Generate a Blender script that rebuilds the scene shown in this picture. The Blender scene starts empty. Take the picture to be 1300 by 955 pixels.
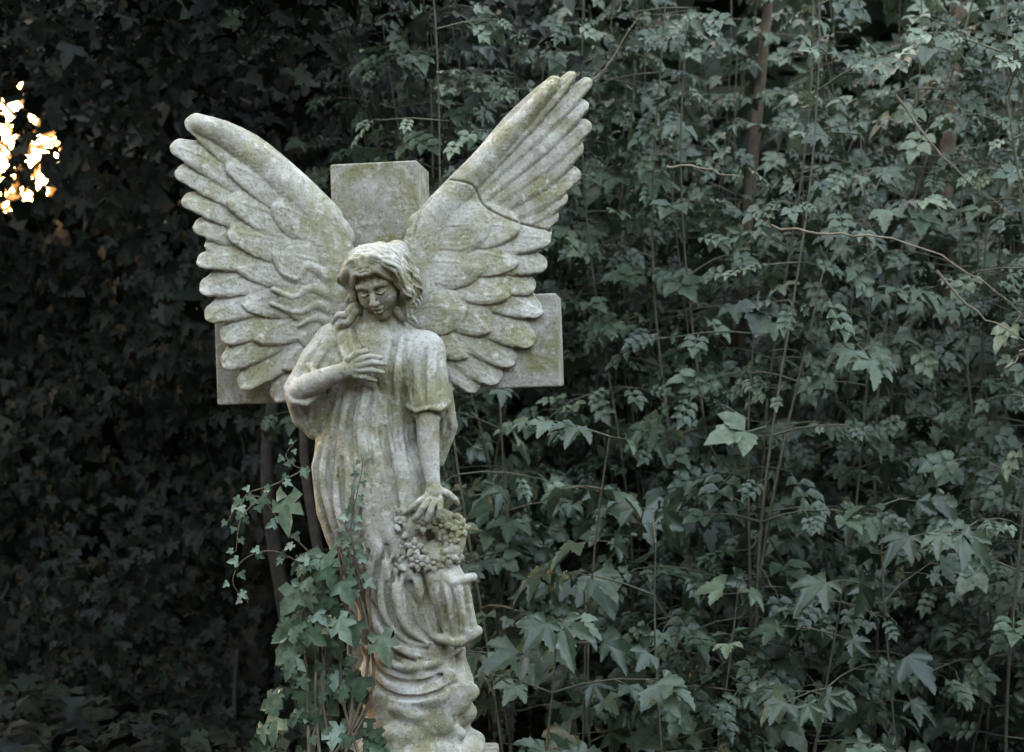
import bpy, numpy as np, math, random, time
from mathutils import Vector, Matrix
T0=time.time()
rng=np.random.default_rng(11)
D0=40.0
def W(p):
    p=np.asarray(p,float)
    return np.stack([(p[...,0]-650)/500, -(p[...,2]-D0)/500, 1.6+(477.5-p[...,1])/500],-1)
scene=bpy.context.scene
def link(o): scene.collection.objects.link(o); return o
def empty(name,loc=(0,0,0)):
    o=bpy.data.objects.new(name,None); o.location=loc; link(o); return o
def par(o,p): o.parent=p; o.matrix_parent_inverse=Matrix.Translation(-Vector(p.location)); return o

# ---------------------------------------------------------------- materials
def newmat(name):
    m=bpy.data.materials.new(name); m.use_nodes=True
    nt=m.node_tree; nt.nodes.clear()
    return m,nt,nt.nodes,nt.links
def ramp(N,stops):
    r=N.new('ShaderNodeValToRGB'); e=r.color_ramp.elements
    e[0].position=stops[0][0]; e[0].color=(*stops[0][1],1)
    e[1].position=stops[-1][0]; e[1].color=(*stops[-1][1],1)
    for p,c in stops[1:-1]:
        x=e.new(p); x.color=(*c,1)
    return r
def noise(N,L,co,scale,detail=6,rough=.6,dist=0):
    n=N.new('ShaderNodeTexNoise'); n.inputs['Scale'].default_value=scale
    n.inputs['Detail'].default_value=detail; n.inputs['Roughness'].default_value=rough
    n.inputs['Distortion'].default_value=dist
    L.new(co,n.inputs['Vector']); return n
def mixc(N,L,fac,a,b,mode='MIX'):
    m=N.new('ShaderNodeMix'); m.data_type='RGBA'; m.blend_type=mode
    if isinstance(fac,float): m.inputs[0].default_value=fac
    else: L.new(fac,m.inputs[0])
    for s,v in ((6,a),(7,b)):
        if isinstance(v,tuple): m.inputs[s].default_value=(*v,1)
        else: L.new(v,m.inputs[s])
    return m.outputs[2]
def stone_mat(name,tint=1.0,green=.5):
    m,nt,N,L=newmat(name)
    out=N.new('ShaderNodeOutputMaterial'); b=N.new('ShaderNodeBsdfPrincipled')
    L.new(b.outputs[0],out.inputs[0])
    g=N.new('ShaderNodeNewGeometry'); co=g.outputs['Position']
    n1=noise(N,L,co,7,5,.6,.3)
    base=ramp(N,[(.32,(.26*tint,.245*tint,.195*tint)),(.5,(.37*tint,.355*tint,.305*tint)),(.68,(.48*tint,.465*tint,.425*tint))])
    L.new(n1.outputs[0],base.inputs[0])
    n2=noise(N,L,co,7.5,6,.68,.7)
    r2=ramp(N,[(.44,(0,0,0)),(.60,(1,1,1))]); L.new(n2.outputs[0],r2.inputs[0])
    mg=N.new('ShaderNodeMath'); mg.operation='MULTIPLY'; mg.inputs[1].default_value=green
    L.new(r2.outputs[0],mg.inputs[0])
    c=mixc(N,L,mg.outputs[0],base.outputs[0],(.22*tint,.205*tint,.085*tint))
    n3=noise(N,L,co,42,4,.7,.2)
    r3=ramp(N,[(.53,(0,0,0)),(.64,(.6,.6,.6))]); L.new(n3.outputs[0],r3.inputs[0])
    c=mixc(N,L,r3.outputs[0],c,(.55*tint,.53*tint,.50*tint))
    n4=noise(N,L,co,130,3,.7)
    r4=ramp(N,[(.32,(.35,.33,.26)),(.48,(1,1,1))]); L.new(n4.outputs[0],r4.inputs[0])
    c=mixc(N,L,.65,c,r4.outputs[0],'MULTIPLY')
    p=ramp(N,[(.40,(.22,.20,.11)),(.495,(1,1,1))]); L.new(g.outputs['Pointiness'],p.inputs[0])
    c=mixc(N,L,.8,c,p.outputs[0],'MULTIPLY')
    L.new(c,b.inputs['Base Color']); b.inputs['Roughness'].default_value=.93
    b.inputs['Specular IOR Level'].default_value=.2
    nb=noise(N,L,co,170,4,.75)
    ad=N.new('ShaderNodeMath'); ad.operation='MULTIPLY_ADD'; ad.inputs[1].default_value=.6
    L.new(nb.outputs[0],ad.inputs[0]); L.new(n3.outputs[0],ad.inputs[2])
    bp=N.new('ShaderNodeBump'); bp.inputs['Strength'].default_value=.55; bp.inputs['Distance'].default_value=.006
    L.new(ad.outputs[0],bp.inputs['Height']); L.new(bp.outputs[0],b.inputs['Normal'])
    return m
def leaf_mat(name,stops,rough=.45,trans=.18,spec=.5):
    m,nt,N,L=newmat(name)
    out=N.new('ShaderNodeOutputMaterial'); b=N.new('ShaderNodeBsdfPrincipled')
    a=N.new('ShaderNodeAttribute'); a.attribute_name='rnd'
    r=ramp(N,stops); L.new(a.outputs['Fac'],r.inputs[0]); c=r.outputs[0]
    if trans>0:
        g=N.new('ShaderNodeNewGeometry')
        n=noise(N,L,g.outputs['Position'],60,2,.6)
        rr=ramp(N,[(.3,(.65,.65,.6)),(.7,(1.2,1.2,1.2))]); L.new(n.outputs[0],rr.inputs[0])
        c=mixc(N,L,1.0,c,rr.outputs[0],'MULTIPLY')
    L.new(c,b.inputs['Base Color']); b.inputs['Roughness'].default_value=rough
    b.inputs['Specular IOR Level'].default_value=spec
    if trans>0:
        t=N.new('ShaderNodeBsdfTranslucent'); L.new(c,t.inputs[0])
        mx=N.new('ShaderNodeMixShader'); mx.inputs[0].default_value=trans
        L.new(b.outputs[0],mx.inputs[1]); L.new(t.outputs[0],mx.inputs[2]); L.new(mx.outputs[0],out.inputs[0])
    else: L.new(b.outputs[0],out.inputs[0])
    return m
def plain_mat(name,c1,c2,scale=20,rough=.85,bump=.5):
    m,nt,N,L=newmat(name)
    out=N.new('ShaderNodeOutputMaterial'); b=N.new('ShaderNodeBsdfPrincipled'); L.new(b.outputs[0],out.inputs[0])
    g=N.new('ShaderNodeNewGeometry'); n=noise(N,L,g.outputs['Position'],scale,5,.65)
    r=ramp(N,[(.35,c1),(.65,c2)]); L.new(n.outputs[0],r.inputs[0]); L.new(r.outputs[0],b.inputs['Base Color'])
    b.inputs['Roughness'].default_value=rough
    bp=N.new('ShaderNodeBump'); bp.inputs['Strength'].default_value=bump; bp.inputs['Distance'].default_value=.01
    L.new(n.outputs[0],bp.inputs['Height']); L.new(bp.outputs[0],b.inputs['Normal'])
    return m
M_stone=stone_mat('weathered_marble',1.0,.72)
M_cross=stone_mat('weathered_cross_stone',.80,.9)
M_syc=leaf_mat('sycamore_leaf',[(0,(.018,.032,.017)),(.45,(.048,.075,.042)),(.8,(.095,.133,.078)),(1,(.15,.185,.115))],.38,.18)
M_ivyd=leaf_mat('shade_toned_ivy_leaf',[(0,(.003,.005,.003)),(.6,(.008,.013,.006)),(1,(.024,.032,.013))],.55,0,.2)  # shade of the left side is put into the ivy's albedo
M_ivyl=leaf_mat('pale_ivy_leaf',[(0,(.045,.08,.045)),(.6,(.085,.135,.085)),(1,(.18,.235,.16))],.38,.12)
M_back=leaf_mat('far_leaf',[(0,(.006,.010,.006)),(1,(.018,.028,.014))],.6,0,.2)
M_gold=leaf_mat('amber_glow_leaf',[(0,(.30,.17,.06)),(1,(.58,.42,.22))],.6,.55,.2)  # amber put in for the warm glow at the sky opening
M_stem=plain_mat('green_brown_stem',(.05,.052,.03),(.10,.095,.06),25)
M_twig=plain_mat('dead_twig',(.12,.09,.06),(.24,.19,.13),25)
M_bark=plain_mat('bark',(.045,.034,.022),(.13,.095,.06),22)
M_barkd=plain_mat('shade_toned_bark',(.012,.009,.006),(.045,.033,.022),26)  # darker copy of the bark, shade put into its colour
M_soil=plain_mat('soil_and_leaf_litter',(.012,.011,.007),(.035,.028,.016),9)
M_dark=plain_mat('shade_toned_thicket',(.004,.006,.004),(.014,.02,.011),6)  # near-black colour stands in for shade deep among the leaves

# ---------------------------------------------------------------- volume sculpting
def catmull(P,n=6):
    P=np.asarray(P,float)
    if len(P)<3: 
        t=np.linspace(0,1,n+1)[:,None]; return P[0]*(1-t)+P[1]*t
    Q=np.vstack([2*P[0]-P[1],P,2*P[-1]-P[-2]]); out=[]
    for i in range(1,len(Q)-2):
        for t in np.arange(n)/n:
            a,b,c,d=Q[i-1:i+3]
            out.append(.5*((2*b)+(c-a)*t+(2*a-5*b+4*c-d)*t*t+(-a+3*b-3*c+d)*t**3))
    out.append(P[-1]); return np.array(out)
class Vol:
    def __init__(s,lo,hi,h):
        s.lo=np.array(lo,np.float32); s.h=h
        s.n=(np.ceil((np.array(hi)-np.array(lo))/h)).astype(int)+1
        s.F=np.full(s.n,40.,np.float32)
        s.ax=[(s.lo[i]+h*np.arange(s.n[i])).astype(np.float32) for i in range(3)]
    def sl(s,lo,hi):
        r=[]
        for i in range(3):
            a=int(max(0,math.floor((lo[i]-s.lo[i])/s.h))); b=int(min(s.n[i],math.ceil((hi[i]-s.lo[i])/s.h)+1))
            if b<=a: return None
            r.append(slice(a,b))
        return tuple(r)
    def apply(s,lo,hi,fn,mode='add',k=4.):
        sl=s.sl(lo,hi)
        if sl is None: return
        X=s.ax[0][sl[0]][:,None,None]; Y=s.ax[1][sl[1]][None,:,None]; Z=s.ax[2][sl[2]][None,None,:]
        d=fn(X,Y,Z); A=s.F[sl]; k=float(k)
        if mode=='add':
            h=np.maximum(k-np.abs(A-d),0)/k; s.F[sl]=np.minimum(A,d)-h*h*k*.25
        elif mode=='sub':
            d=-d; h=np.maximum(k-np.abs(A-d),0)/k; s.F[sl]=np.maximum(A,d)+h*h*k*.25
        else: s.F[sl]=A+d
    def ell(s,c,r,mode='add',k=6.):
        pad=k+5; lo=[c[i]-r[i]-pad for i in range(3)]; hi=[c[i]+r[i]+pad for i in range(3)]
        def fn(X,Y,Z):
            a=(X-c[0])/r[0]; b=(Y-c[1])/r[1]; e=(Z-c[2])/r[2]
            k0=np.sqrt(a*a+b*b+e*e)+1e-5; k1=np.sqrt((a/r[0])**2+(b/r[1])**2+(e/r[2])**2)+1e-6
            return k0*(k0-1)/k1
        s.apply(lo,hi,fn,mode,k)
    def tube(s,P,R,mode='add',k=4.,sz=1.):
        P=np.asarray(P,float); R=np.asarray(R,float)*np.ones(len(P)); pad=k+4
        m=R.max()+pad; lo=P.min(0)-m; hi=P.max(0)+m
        if sz!=1: lo[2]=P[:,2].min()-R.max()*sz-pad; hi[2]=P[:,2].max()+R.max()*sz+pad
        def fn(X,Y,Z):
            D=None
            for i in range(len(P)-1):
                a=P[i]; b=P[i+1]-P[i]; bb=b.copy(); bb[2]/=sz
                L2=float((bb*bb).sum())+1e-9
                px=X-a[0]; py=Y-a[1]; pz=(Z-a[2])/sz
                t=np.clip((px*bb[0]+py*bb[1]+pz*bb[2])/L2,0,1)
                d=np.sqrt((px-t*bb[0])**2+(py-t*bb[1])**2+(pz-t*bb[2])**2)-(R[i]+t*(R[i+1]-R[i]))
                D=d if D is None else np.minimum(D,d)
            return (D*min(1,sz)).astype(np.float32)
        s.apply(lo,hi,fn,mode,k)
    def surf(s,x,y,default=80.):
        i=int(round((x-s.lo[0])/s.h)); j=int(round((y-s.lo[1])/s.h))
        if not(0<=i<s.n[0] and 0<=j<s.n[1]): return default
        w=np.nonzero(s.F[i,j]<0)[0]
        return default if len(w)==0 else s.lo[2]+s.h*w[-1]
    def fold(s,P,r=3.,off=.3,mode='add',k=3.,taper=True):
        C=catmull(P,5); z=np.array([s.surf(x,y,-1) for x,y in C])
        if (z<0).all(): return
        z[z<0]=z[z>=0].mean()
        z=np.convolve(np.pad(z,2,mode='edge'),np.ones(5)/5,'valid')
        n=len(C); t=np.linspace(0,1,n); R=r*(np.sin(np.pi*np.clip(t,.06,.94))**.5 if taper else np.ones(n))
        s.tube(np.column_stack([C,z+off*R]),R,mode,k)
    def mesh(s,smooth=1):
        F=s.F; F[0]=F[-1]=9; F[:,0]=9; F[:,-1]=9; F[:,:,0]=9; F[:,:,-1]=9
        S=F<0; nx,ny,nz=[a-1 for a in F.shape]
        cnt=np.zeros((nx,ny,nz),np.int8); offs=[(i,j,k) for i in(0,1) for j in(0,1) for k in(0,1)]
        for i,j,k in offs: cnt+=S[i:i+nx,j:j+ny,k:k+nz]
        act=(cnt>0)&(cnt<8); C=np.argwhere(act); idx=np.full(act.shape,-1,np.int32); idx[act]=np.arange(len(C))
        vals={o:F[C[:,0]+o[0],C[:,1]+o[1],C[:,2]+o[2]] for o in offs}
        acc=np.zeros((len(C),3)); w=np.zeros(len(C))
        for o in offs:
            for a in range(3):
                if o[a]==0:
                    p=list(o); p[a]=1; p=tuple(p); A=vals[o]; B=vals[p]; m=(A<0)!=(B<0)
                    t=np.where(m,A/np.where(m,A-B,1),0)
                    q=np.tile(np.array(o,float),(len(C),1)); q[:,a]=t
                    acc[m]+=q[m]; w[m]+=1
        V=s.lo+s.h*(C+acc/w[:,None])
        Q=[]
        for a in range(3):
            b,c=(a+1)%3,(a+2)%3
            sl0=[slice(1,-1)]*3; sl1=[slice(1,-1)]*3; sl0[a]=slice(0,-1); sl1[a]=slice(1,None)
            A=S[tuple(sl0)]; B=S[tuple(sl1)]; E=np.argwhere(A!=B); fl=A[tuple(E.T)]
            E=E.copy(); E[:,b]+=1; E[:,c]+=1
            def g(db,dc):
                e=E.copy(); e[:,b]+=db; e[:,c]+=dc; return idx[tuple(e.T)]
            q=np.stack([g(-1,-1),g(0,-1),g(0,0),g(-1,0)],1)
            q[~fl]=q[~fl][:,::-1]; Q.append(q)
        Q=np.vstack(Q); Q=Q[(Q>=0).all(1)]
        for _ in range(smooth):
            acc=np.zeros_like(V); w=np.zeros(len(V))
            for a in range(4):
                i=Q[:,a]; j=Q[:,(a+1)%4]
                for c in range(3): 
                    acc[:,c]+=np.bincount(i,V[j,c],len(V))+np.bincount(j,V[i,c],len(V))
                w+=np.bincount(i,minlength=len(V))+np.bincount(j,minlength=len(V))
            V=V*.5+.5*acc/np.maximum(w,1)[:,None]
        return V,Q
def mesh_np(name,V,Q,mat,smooth=True):
    me=bpy.data.meshes.new(name); n=len(V); me.vertices.add(n); me.vertices.foreach_set('co',np.asarray(V,np.float32).ravel())
    k=Q.shape[1]; me.loops.add(Q.size); me.loops.foreach_set('vertex_index',Q.astype(np.int32).ravel())
    me.polygons.add(len(Q)); me.polygons.foreach_set('loop_start',np.arange(0,Q.size,k,dtype=np.int32))
    me.polygons.foreach_set('loop_total',np.full(len(Q),k,np.int32))
    me.update(calc_edges=True); me.validate()
    me.polygons.foreach_set('use_smooth',np.full(len(me.polygons),smooth))
    me.materials.append(mat); o=bpy.data.objects.new(name,me); link(o); return o
def wob(X,Y,Z,s=1.):
    return (np.sin(X*.11*s+1.3*np.sin(Y*.07*s)+Z*.05*s)+np.sin(Y*.13*s+1.7*np.sin(Z*.09*s+X*.05*s))+np.sin(Z*.12*s+X*.06*s+1.1*np.sin(X*.1*s-Y*.04*s)))/3

statue=empty('angel_statue',(-.34,0,0))

# ---------------------------------------------------------------- wings
def bez(a,c,b,n=9):
    t=np.linspace(0,1,n)[:,None]; a,b,c=map(lambda v:np.array(v,float),(a,b,c))
    return (1-t)**2*a+2*t*(1-t)*c+t*t*b
class Wing:
    def __init__(s,lo,hi,h=1.05):
        s.lo=lo; s.h=h; s.nx=int((hi[0]-lo[0])/h); s.ny=int((hi[1]-lo[1])/h)
        s.x=lo[0]+h*np.arange(s.nx); s.y=lo[1]+h*np.arange(s.ny)
        s.H=np.full((s.nx,s.ny),-60.); s.D=np.full((s.nx,s.ny),60.)
    def feather(s,P,R,base,crown=3.,tilt=2.,rachis=.9,edge=2.5,sgn=1,rise=0):
        P=np.asarray(P,float); m=R.max()+6
        i0,i1=[int(np.clip((v-s.lo[0])/s.h,0,s.nx)) for v in (P[:,0].min()-m,P[:,0].max()+m)]
        j0,j1=[int(np.clip((v-s.lo[1])/s.h,0,s.ny)) for v in (P[:,1].min()-m,P[:,1].max()+m)]
        X=s.x[i0:i1,None]; Y=s.y[None,j0:j1]
        D=np.full((i1-i0,j1-j0),1e3); DI=D.copy(); SD=D.copy()*0; RR=D*0+1; TT=D*0; n=len(P)-1
        for i in range(n):
            b=P[i+1]-P[i]; px=X-P[i,0]; py=Y-P[i,1]; t=np.clip((px*b[0]+py*b[1])/(b@b),0,1)
            dist=np.hypot(px-t*b[0],py-t*b[1]); r=R[i]+t*(R[i+1]-R[i]); d=dist-r
            side=np.clip((px*b[1]-py*b[0])/np.hypot(*b)/3,-1,1); u=d<D
            D=np.where(u,d,D); DI=np.where(u,dist,DI); SD=np.where(u,side,SD); RR=np.where(u,r,RR); TT=np.where(u,(i+t)/n,TT)
        q=np.clip(DI/RR,0,1.1)
        h=base+crown*(1-q*q)+tilt*SD*q*sgn+rachis*np.exp(-(DI/1.4)**2)-edge*np.clip((q-.85)/.15,0,1)**2+rise*TT
        h+=.22*np.sin((TT*np.hypot(*(P[-1]-P[0]))+DI*.9)*1.1)*np.clip(q*2,0,1)
        mk=D<s.h*1.6
        s.H[i0:i1,j0:j1]=np.where(mk,np.maximum(s.H[i0:i1,j0:j1],h),s.H[i0:i1,j0:j1])
        s.D[i0:i1,j0:j1]=np.minimum(s.D[i0:i1,j0:j1],D)
    def groove(s,P,r,depth):
        P=catmull(P,5); X=s.x[:,None]; Y=s.y[None,:]; D=np.full(s.H.shape,1e3)
        for i in range(len(P)-1):
            b=P[i+1]-P[i]; px=X-P[i,0]; py=Y-P[i,1]; t=np.clip((px*b[0]+py*b[1])/(b@b+1e-9),0,1)
            D=np.minimum(D,np.hypot(px-t*b[0],py-t*b[1]))
        s.H-=depth*np.exp(-(D/r)**2)
    def build(s,name,bend,zb=16,extra=None):
        X=s.x[:,None]; Y=s.y[None,:]; B=bend(X,Y)
        H=s.H.copy()+1.2*wob(X,Y,0*X,.8)+.35*wob(X,Y,0*X+9,2.6)+.2*wob(X,Y,0*X+3,6.)
        val=(s.H>-50)
        a=np.where(val,H,0); ww=val.astype(float); A=a.copy(); WW=ww.copy()
        for di,dj in((1,0),(-1,0),(0,1),(0,-1)):
            A+=.35*np.roll(a,(di,dj),(0,1)); WW+=.35*np.roll(ww,(di,dj),(0,1))
        H=np.where(WW>0,A/np.maximum(WW,1e-6),-60)
        v=Vol((s.lo[0],s.lo[1],0),(s.lo[0]+s.h*(s.nx-1),s.lo[1]+s.h*(s.ny-1),95),s.h)
        nx,ny=min(v.n[0],s.nx),min(v.n[1],s.ny)
        Z=v.ax[2][None,None,:]
        f=np.maximum((Z-(H+B)[:nx,:ny,None])*.75,((zb+B)[:nx,:ny,None]-Z))
        f=np.maximum(f,s.D[:nx,:ny,None]); v.F[:nx,:ny]=f.astype(np.float32)
        V,Q=v.mesh(1)
        return par(mesh_np(name,W(V),Q[:,::-1],M_stone),statue)
def Rprof(n,r0,r1,r2):
    t=np.linspace(0,1,n); return np.where(t<.6,r0+(r1-r0)*t/.6,r1+(r2-r1)*((t-.6)/.4)**1.8)
def row(w,roots,tips,base,db,r,ctrl=.08,sgn=1,tilt=4.2,side=1,crown=1.2,rise=0,jit=3.,rr=None,edge=1.2):
    n=len(tips); roots=catmull(roots,8); 
    for i,tp in enumerate(tips):
        a=roots[int(round(i/(max(n-1,1))*(len(roots)-1)))]; b=np.array(tp,float)+rng.normal(0,jit*.5,2)
        L=np.hypot(*(b-a)); nrm=np.array([-(b-a)[1],(b-a)[0]])/L
        c=(a+b)/2+nrm*L*ctrl*side
        rad=(rr[i] if rr else r)*rng.uniform(.94,1.14)
        b2=b-(b-c)/np.hypot(*(b-c))*rad*.58
        w.feather(bez(a,c,b2,12),Rprof(12,rad*.8,rad*1.14,rad*.60),base+db*i,crown,tilt*rng.uniform(.8,1.15),.8,edge,sgn,rise)
# left wing
wl=Wing((203,123),(470,520))
tipsL=[(236,148),(217,184),(221,219),(229,253),(243,287),(260,312)]
row(wl,[(415,275),(412,300),(412,325)],tipsL,28,-.8,15,.07,1,4.4,1,rr=[22,22,21,21,19,18])
tips2=[(253,334),(256,368),(262,403),(280,430),(282,465),(305,494),(346,511),(382,501)]
row(wl,[(420,320),(420,350),(425,385),(430,410)],tips2,29,-.4,15,.07,1,4.4,1,rise=1,rr=[19,21,21,21,23,23,22,20])
tips3=[(288,206),(292,252),(290,296),(302,340),(310,384),(326,428),(360,464)]
row(wl,[(425,290),(425,330),(430,370),(435,400)],tips3,32.,-.2,23,.07,1,3.2,1,1.2,2,4,edge=1.)
tips4=[(345,262),(350,318),(360,376),(384,426)]
row(wl,[(428,300),(430,340),(435,380),(438,400)],tips4,35.5,-.1,27,.05,1,2.,1,2.5,1.5,4,edge=.8)
C=catmull([(252,158),(290,174),(342,214),(385,256),(414,302),(426,350),(434,400)],5)
wl.feather(C,np.linspace(13,34,len(C)),30.5,8,0,0,2,1,3)
for P in ([(434,400),(405,388),(378,397),(345,386)],[(430,380),(398,366),(372,378),(348,368)],[(418,352),(392,338),(378,354),(362,348)],[(428,412),(400,404),(380,414)]):
    C=catmull(P,5); wl.feather(C,np.linspace(9,3,len(C)),39,3.2,0,0,2,1,-2)
bendL=lambda X,Y: 14*np.clip((430-X)/210,0,1)**1.5+3*np.sin((X+Y)*.012)
wl.build('wing_left',bendL)
# right wing
wr=Wing((495,83),(772,512))
tipsR=[(709,98),(729,95),(750,104),(742,130),(747,152),(738,184),(736,216),(721,246),(708,272),(699,292)]
row(wr,[(560,262),(572,275),(585,290),(600,300)],tipsR,33,-1.1,12,.02,-1,3.6,-1,rr=[12,12,13,16,18,20,21,21,19,17])
tips2=[(700,306),(695,338),(682,366),(688,398),(676,434),(652,462),(632,486),(602,499),(574,495)]
row(wr,[(560,300),(550,340),(540,385),(535,410)],tips2,30,-.4,15,.07,-1,4.4,-1,rise=1,rr=[19,21,21,21,22,22,22,22,19])
tips3=[(658,290),(656,332),(644,376),(624,418),(594,450),(562,460)]
row(wr,[(548,290),(540,330),(533,370),(530,405)],tips3,33.5,-.2,24,.07,-1,3.2,-1,1.2,2,4,edge=1.)
tips4=[(615,286),(606,338),(584,392)]
row(wr,[(540,290),(533,330),(525,390)],tips4,37,-.1,28,.05,-1,2.,-1,2.5,1.5,4,edge=.8)
C=catmull([(700,112),(660,156),(618,200),(582,240),(552,278),(534,320),(526,370)],5)
wr.feather(C,np.linspace(9,30,len(C)),34.5,7,0,0,2,1,2)
wr.groove([(572,228),(600,236),(612,258),(632,272),(662,284),(701,293)],1.2,4)
wr.groove([(526,300),(534,270),(548,252)],1.3,3)
bendR=lambda X,Y: 14*np.clip((X-530)/210,0,1)**1.5+3*np.sin((X-Y)*.012)
wr.build('wing_right',bendR)
print('wings',time.time()-T0)

# ---------------------------------------------------------------- body
b=Vol((360,385,0),(625,985,185),1.2)
E=b.ell; T=b.tube
E((480,455,68),(62,56,38)); E((472,540,66),(58,80,36),k=14); E((478,622,66),(63,82,40),k=14)
T([(480,640,70),(506,735,68),(528,830,62),(530,900,60)],[60,52,60,68],k=16,sz=.75)
T([(478,580,78),(487,680,92),(505,765,84)],[32,27,22],k=14)
T([(520,600,72),(528,680,78),(540,770,74)],[30,27,24],k=12)
T([(428,440,66),(540,448,66)],[24,25],k=10); T([(482,385,80),(482,428,72)],[17,30],k=10)
E((456,468,92),(24,24,16),k=10); E((507,470,90),(24,24,16),k=10)
def pleat(X,Y,Z):
    yy=Y.ravel(); ax=475+np.interp(yy,[400,560,640,700,760,860],[0,-8,6,30,58,70])[None,:,None]
    u=(X-ax)+9*np.sin(Y*.021+X*.02)+5*np.sin(Y*.043+1+Z*.03)+4*np.sin(X*.05+Y*.011)
    p=np.abs(np.sin(u*.105+.9*np.sin(Y*.013)))
    amp=np.interp(yy,[385,480,520,600,700,780,840,900],[0,.6,2.6,3.6,5.2,6.,4.,1.])[None,:,None]
    side=1-.85*np.exp(-(((X-484)/18)**2+((Y-650)/60)**2))
    return (-(p-.55)*amp*side*1.8).astype(np.float32)
b.F+=pleat(b.ax[0][:,None,None],b.ax[1][None,:,None],b.ax[2][None,None,:])
T([(428,545,72),(418,590,80),(426,645,78),(445,700,74),(468,755,72),(484,790,72)],[15,17,19,18,15,8],k=5,sz=.8)
T([(412,560,70),(410,610,68),(424,665,68),(446,720,66)],[8,9,9,7],k=4)
for P,r in (([(417,552),(409,600),(421,650),(438,700),(458,750)],4.8),([(428,556),(424,606),(436,660),(454,712),(472,765)],5),
            ([(442,560),(442,620),(452,672),(468,725),(488,780)],5.4),([(458,600),(456,650),(464,700),(482,750)],4.8)):
    b.fold(P,r,-.1,'sub',2)
for P,r in (([(423,556),(416,604),(428,655),(446,706),(465,758)],3.4),([(436,560),(433,612),(444,666),(461,718),(480,772)],3.8),([(450,580),(449,636),(459,690),(476,740),(500,790)],4)):
    b.fold(P,r,.1,'add',3)
for P,r in (([(452,412),(462,440),(478,462),(488,500)],3.4),([(512,414),(506,440),(502,470),(500,520),(508,570)],4.6),
            ([(520,430),(518,470),(516,520),(522,590)],4.6),([(430,430),(438,455),(446,480)],3),([(440,500),(432,540),(430,580)],4.6),
            ([(458,492),(450,540),(456,590)],4.4),([(478,495),(474,540),(480,585)],4),([(494,540),(500,590),(512,640)],4.2)):
    b.fold(P,r,.0,'sub',2.5)
for P,r in (([(446,414),(456,444),(470,468)],3.2),([(517,418),(512,450),(508,500),(515,560),(526,610)],3.6),([(449,496),(441,545),(443,590)],3.6),([(468,494),(462,545),(468,590)],3.2),([(486,500),(484,550),(494,600),(504,650)],3)):
    b.fold(P,r,.15,'add',3)
for P,r in (([(498,684),(482,725),(486,768),(512,800),(545,812)],5.8),([(515,696),(500,738),(506,778),(534,806),(566,808)],5.8),([(532,706),(524,750),(532,786),(560,806)],5.4),
            ([(545,715),(546,755),(556,790)],5),([(476,690),(466,735),(474,778),(500,812),(530,826)],5.4),([(466,640),(464,680),(470,705)],4)):
    b.fold(P,r,-.1,'sub',2)
for P,r in (([(507,690),(491,731),(496,773),(523,803),(556,810)],4.4),([(523,701),(512,744),(519,782),(547,806)],4.4),([(486,690),(474,735),(480,774),(506,808),(538,820)],4.2),([(458,806),(486,824),(520,834),(560,828),(588,816)],5.5)):
    b.fold(P,r,.2,'add',3)
# banner-like fall of cloth below the wreath, with a rolled hem
T([(556,700,94),(574,740,102),(586,788,98)],[21,25,22],k=2,sz=.85)
T([(556,712,106),(578,728,118),(602,724,104)],[6,7,6],k=2)
T([(562,798,108),(584,801,114),(608,790,100)],[6.5,7,6.5],k=2)
for P,r in (([(562,728),(568,762),(570,790)],4.2),([(577,736),(582,765),(585,792)],3.6),([(592,734),(597,764),(600,786)],3.8)):
    b.fold(P,r,.0,'sub',1.6)
for P,r in (([(569,732),(575,764),(578,792)],2.8),([(585,734),(590,764),(593,788)],2.8)):
    b.fold(P,r,.2,'add',2)
# left arm, wide sleeve falling from the elbow
T([(428,436,66),(408,462,76),(394,490,88)],[25,24,20],k=8)
T([(392,480,80),(381,500,78),(386,530,70),(400,550,62)],[16,14,11,6],k=6,sz=.9)
T([(408,490,82),(404,520,74),(402,548,66)],[12,11,8],k=6)
for P,r in (([(412,440),(396,466),(382,492)],3.8),([(424,448),(410,476),(396,510),(394,540)],4),([(382,500),(384,525),(394,545)],3.2),([(408,500),(404,525),(402,546)],3.4)):
    b.fold(P,r,.0,'sub',3)
T([(390,494,98),(418,482,112),(446,471,120)],[15,13.5,10],k=2)
T([(377,480,84),(373,492,98),(382,509,105),(398,511,106),(411,500,100)],[4]*5,k=2)
T([(400,464,98),(409,472,110),(413,490,118)],[3.6,3.8,2.6],k=2)
E((458,467,121),(15,12,6.5),k=4)
for P,r in (([(462,459,124),(478,454,126),(491,455,121)],[4.4,4,3]),([(464,465,125),(481,461,126),(496,463,119)],[4.6,4.2,3]),
            ([(463,471,124),(479,470,125),(493,473,118)],[4.4,4,2.9]),([(460,477,122),(473,479,122),(484,483,116)],[4,3.5,2.6]),
            ([(452,458,123),(461,450,125),(472,447,118)],[4.6,4.2,3.2])):
    T(P,r,k=1.)
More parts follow.
